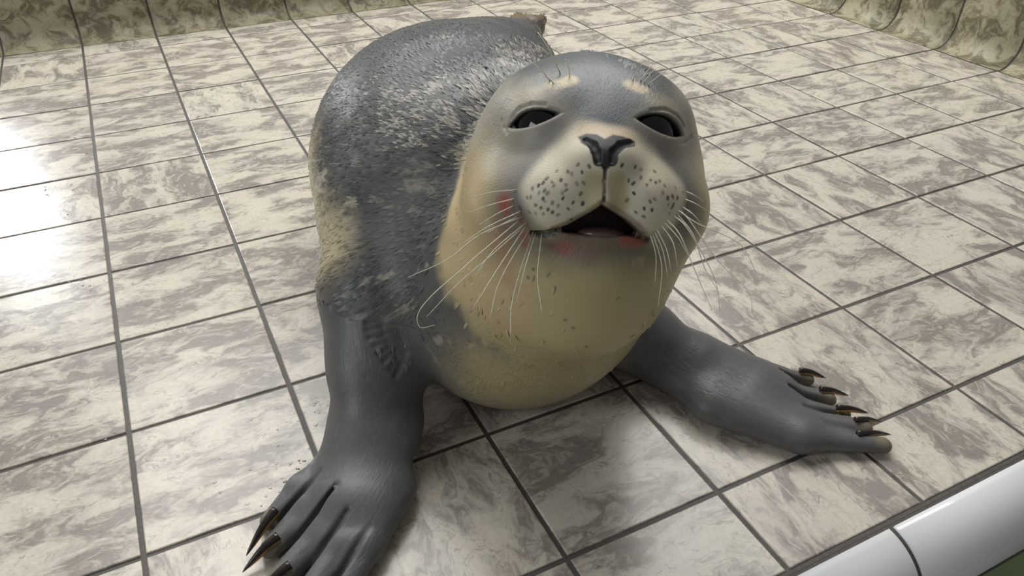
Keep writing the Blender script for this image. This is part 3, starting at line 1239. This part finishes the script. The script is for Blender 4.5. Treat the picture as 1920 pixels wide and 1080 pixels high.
WH_ = [
    ([(972, 356), (925, 360), (885, 369)], (-.004, 0)), ([(966, 385), (930, 402), (898, 422)], (-.006, -.004)),
    ([(975, 404), (935, 424), (915, 436)], (-.008, -.008)), ([(978, 410), (900, 475), (863, 508), (812, 552), (784, 588), (788, 614), (816, 609)], (-.015, -.02, -.02, -.02, -.02, -.02)),
    ([(986, 422), (920, 480), (860, 531), (800, 594)], (-.015, -.02, -.02)), ([(989, 420), (932, 506), (885, 582)], (-.018, -.03)),
    ([(995, 428), (938, 525), (918, 600)], (-.018, -.03)), ([(1001, 432), (962, 557), (957, 640)], (-.018, -.03)),
    ([(1017, 434), (1008, 519), (1017, 591)], (-.018, -.03)), ([(980, 395), (915, 425), (870, 455)], (-.01, -.012)),
    ([(990, 415), (925, 470), (890, 520)], (-.014, -.02)), ([(1006, 433), (985, 500), (968, 570)], (-.016, -.02)),
    ([(968, 372), (920, 384), (880, 398)], (-.004, 0)), ([(984, 405), (900, 440), (840, 486), (765, 520)], (-.012, -.015, -.015)),
    ([(1285, 358), (1302, 366), (1320, 378)], (-.002, .004)), ([(1278, 386), (1300, 402), (1318, 424)], (-.004, .002)),
    ([(1270, 392), (1292, 412), (1345, 488), (1402, 544), (1411, 584)], (-.005, .0, .0, .0)), ([(1262, 402), (1290, 430), (1339, 520), (1350, 585)], (-.006, 0, 0)),
    ([(1250, 410), (1275, 440), (1300, 500), (1335, 582)], (-.006, -.004, 0)), ([(1240, 420), (1262, 455), (1270, 500)], (-.008, -.008)),
    ([(1232, 428), (1250, 468), (1258, 508)], (-.008, -.01)), ([(1225, 437), (1241, 500), (1234, 575)], (-.01, -.016)),
    ([(1228, 433), (1243, 470), (1252, 520)], (-.008, -.01)), ([(1245, 415), (1272, 446), (1290, 480)], (-.006, -.004)),
    ([(1275, 396), (1310, 420), (1387, 457), (1418, 512)], (-.004, 0, 0)), ([(1282, 372), (1305, 382), (1330, 398)], (-.002, .004)),
    ([(1268, 398), (1300, 440), (1320, 500), (1346, 545)], (-.004, 0, 0)), ([(1220, 438), (1230, 480), (1228, 530)], (-.008, -.012)),
    ([(1033, 153), (1015, 132), (992, 112)], (-.006, -.004)), ([(1052, 140), (1031, 95), (1008, 60)], (-.008, -.004)), ([(1069, 145), (1066, 128), (1060, 110)], (-.006, -.006)),
    ([(1187, 150), (1191, 140), (1196, 130)], (-.006, -.006)), ([(1201, 152), (1215, 132), (1231, 112)], (-.008, -.008)), ([(1215, 160), (1232, 145), (1252, 130)], (-.006, -.004)),
    ([(1040, 157), (1026, 146), (1010, 138)], (-.005, -.004)), ([(1208, 155), (1220, 138), (1234, 126)], (-.006, -.006)),
]
for base, (px, rise) in zip(trace_many([q[0][0] for q in WH_]), WH_):
    whisker(base, px, rise)


# claws: curved, dark above and amber below
def claw(a, b, r, lift, mat2=True):
    a, b = np.asarray(a, float), np.asarray(b, float)
    pts = catmull([a, (a * 0.55 + b * 0.45) + V(0, 0, lift), b], 6)
    v, f = tube(pts, r, r * 0.15, 8, lambda t: r * (1 - t) ** 0.55 + r * 0.10)
    o = part('claw', v, f, M_CLAW)
    v, f = tube(catmull([a - V(0, 0, r * 0.9), (a * 0.5 + b * 0.5) + V(0, 0, lift - r * 1.15), a * 0.10 + b * 0.90 - V(0, 0, r * 0.3)], 6), r, r * 0.1, 8, lambda t: r * 0.85 * (1 - t) ** 0.6 + r * 0.06)
    q = link_mesh('claw_underside', np.asarray(v) - ROOT, f, M_CLAW2, o, True)
    q['label'] = 'amber underside of the claw'


LC = [((516, 955), (462, 1042)), ((522, 1004), (455, 1073)), ((544, 1058), (470, 1130)), ((585, 1110), (505, 1190)), ((640, 1130), (560, 1220))]
RCL = [((1500, 694), (1548, 709)), ((1538, 729), (1591, 742)), ((1570, 764), (1629, 775)), ((1604, 787), (1653, 791)), ((1608, 813), (1671, 815))]
for a, b in LC:
    claw(V(*gpt(*a, 0.0185), 0.0185), V(*gpt(*b, 0.004), 0.004), 0.0034, 0.003)
for a, b in RCL:
    claw(V(*gpt(*a, 0.0175), 0.0175), V(*gpt(*b, 0.006), 0.006), 0.0027, 0.0024)

# --- wet fur clumps: too many to count, one mesh
collar = near(trace_many([(1034, 84), (985, 105), (935, 150), (895, 215), (866, 275)]), 0.004, 0.034) * (ff < 0.03)
bands = np.zeros(len(verts))
for q in ([(722, 118), (770, 92), (850, 78)], [(705, 140), (738, 200)], [(770, 192), (845, 152)], [(730, 240), (800, 215), (880, 235)], [(760, 262), (860, 262)], [(900, 120), (960, 95)]):
    bands = np.maximum(bands, near(trace_many(q), 0.002, 0.020))
cheek = near(trace_many([(872, 320), (862, 400), (872, 470), (895, 560)]), 0.003, 0.016)
dors = smooth(upn, 0.05, 0.4) * (verts[:, 1] > 0.36) * (1 - headm) * (1 - ARM)
brow_ = near(trace_many([(1150, 112), (1180, 122), (1200, 142)]), 0.002, 0.010) + near(trace_many([(1040, 98), (1085, 93), (1110, 98)]), 0.001, 0.006)
pit = near(trace_many([(705, 640), (740, 640), (750, 680)]), 0.004, 0.016)
side = (1 - headm) * (1 - ARM) ** 3 * (1 - thr) * (verts[:, 1] > 0.33) * (verts[:, 1] < 0.62) * smooth(upn, -0.35, 0.0)
wgt = collar * 1.9 + bands * 1.2 * (1 - headm) + cheek * 0.35 + dors * 0.16 + side * (0.10 + 0.45 * smooth(fbm(verts, 22, 33), 0.48, 0.6)) + pit * 0.25 + brow_ * 0.5 + thr * (fu < -0.06) * 0.015
fa = 0.5 * vlen(fnm[:len(quads)])
fwgt = fa * wgt[quads[:, 0]]
NBL = 13000
pick = rng.choice(len(quads), NBL, p=fwgt / fwgt.sum())
uv_ = rng.random((NBL, 2))
q4 = verts[quads[pick]]
base_ = (q4[:, 0] * ((1 - uv_[:, :1]) * (1 - uv_[:, 1:])) + q4[:, 1] * (uv_[:, :1] * (1 - uv_[:, 1:])) + q4[:, 2] * (uv_[:, :1] * uv_[:, 1:]) + q4[:, 3] * ((1 - uv_[:, :1]) * uv_[:, 1:]))
vi = quads[pick, 0]
nn_ = NRM[vi]
dd_ = TAN[vi] + rng.normal(0, 0.16, (NBL, 3))
dd_ -= nn_ * (dd_ * nn_).sum(1)[:, None]
dd_ /= np.maximum(vlen(dd_), 1e-6)[:, None]
sd_ = np.cross(nn_, dd_)
cl, bn, ck = collar[vi], bands[vi], cheek[vi]
Ln = rng.uniform(0.007, 0.013, NBL) * (1 + 0.45 * cl)
Wd = rng.uniform(0.0008, 0.0016, NBL)
Rs = rng.uniform(0.0003, 0.0010, NBL) * (1 + 1.6 * cl) * (1 - 0.5 * ck)
vv = np.empty((NBL, 5, 3))
vv[:, 0] = base_ - sd_ * Wd[:, None] * 0.7 - nn_ * 0.0004
vv[:, 1] = base_ + sd_ * Wd[:, None] * 0.7 - nn_ * 0.0004
vv[:, 2] = base_ + dd_ * (Ln * 0.5)[:, None] + sd_ * Wd[:, None] + nn_ * (Rs * 0.8)[:, None]
vv[:, 3] = base_ + dd_ * (Ln * 0.5)[:, None] - sd_ * Wd[:, None] + nn_ * (Rs * 0.8)[:, None]
vv[:, 4] = base_ + dd_ * Ln[:, None] + nn_ * (Rs * 0.9)[:, None]
bc_ = col[vi] * rng.uniform(0.75, 1.15, (NBL, 1))
pale = ((rng.random(NBL) < 0.62 * np.maximum(cl, bn) * smooth(n1[vi] + 1.4 * n2[vi], 1.14, 1.34) + 0.07 * cl) * rng.uniform(0.5, 1.0, NBL))[:, None]
tipc = bc_ * (1 - pale) + C(190, 184, 172) * pale
cc_ = np.stack([bc_, bc_, bc_ * 0.4 + tipc * 0.6, bc_ * 0.4 + tipc * 0.6, tipc], 1)
bfaces = []
for k in range(NBL):
    o5 = 5 * k
    bfaces += [(o5, o5 + 1, o5 + 2, o5 + 3), (o5 + 3, o5 + 2, o5 + 4)]
fur = part('fur', vv.reshape(-1, 3), bfaces, M_SEAL)
fur['kind'] = 'stuff'
at = fur.data.attributes.new('coat', 'FLOAT_COLOR', 'POINT')
at.data.foreach_set('color', np.concatenate([cc_.reshape(-1, 3), np.ones((NBL * 5, 1))], 1).astype(np.float32).ravel())

# --- water drops splashed on the tiles by the flipper: one object
wn = N('water')
gl_ = wn.node('ShaderNodeBsdfGlossy', Roughness=0.04)
tr_ = wn.node('ShaderNodeBsdfTransparent')
fr_ = wn.node('ShaderNodeFresnel', IOR=1.33)
mx_ = wn.node('ShaderNodeMixShader', i0=fr_.outputs[0], i1=tr_.outputs[0], i2=gl_.outputs[0])
wn.t.links.new(mx_.outputs[0], wn.t.nodes['Material Output'].inputs['Surface'])
wn.t.nodes.remove(wn.b)
dv, df = [], []
for (u0, v0, su, sv, cnt_) in ((560, 850, 38, 40, 24), (500, 910, 30, 25, 10), (600, 760, 12, 22, 8), (130, 280, 40, 14, 22), (150, 530, 40, 10, 20), (110, 350, 20, 25, 16), (150, 780, 40, 60, 14), (450, 880, 40, 40, 10)):
    for k in range(cnt_):
        u, v_ = random.gauss(u0, su), random.gauss(v0, sv)
        x, y = gpt(u, v_, 0.0)
        r = random.uniform(0.0005, 0.0015)
        el, an = random.uniform(1, 1.9), random.uniform(0, 3.14)
        o_ = len(dv)
        for j in range(4):
            ph = j / 4 * math.pi / 2
            for i in range(8):
                th = 2 * math.pi * i / 8
                px_, py_ = r * math.cos(ph) * math.cos(th) * el, r * math.cos(ph) * math.sin(th)
                dv.append((x + px_ * math.cos(an) - py_ * math.sin(an), y + px_ * math.sin(an) + py_ * math.cos(an), 0.0001 + r * 0.45 * math.sin(ph)))
        dv.append((x, y, 0.0001 + r * 0.45))
        for j in range(3):
            for i in range(8):
                i2 = (i + 1) % 8
                df.append((o_ + j * 8 + i, o_ + j * 8 + i2, o_ + j * 8 + 8 + i2, o_ + j * 8 + 8 + i))
        for i in range(8):
            df.append((o_ + 24 + i, o_ + 24 + (i + 1) % 8, o_ + 32))
        df.append(tuple(o_ + 7 - i for i in range(8)))
wd = link_mesh('water_drops', dv, df, wn.mat, None, True)
wd['label'] = 'clear water drops splashed over the floor tiles beside the flipper'
wd['category'] = 'water'
wd['kind'] = 'stuff'
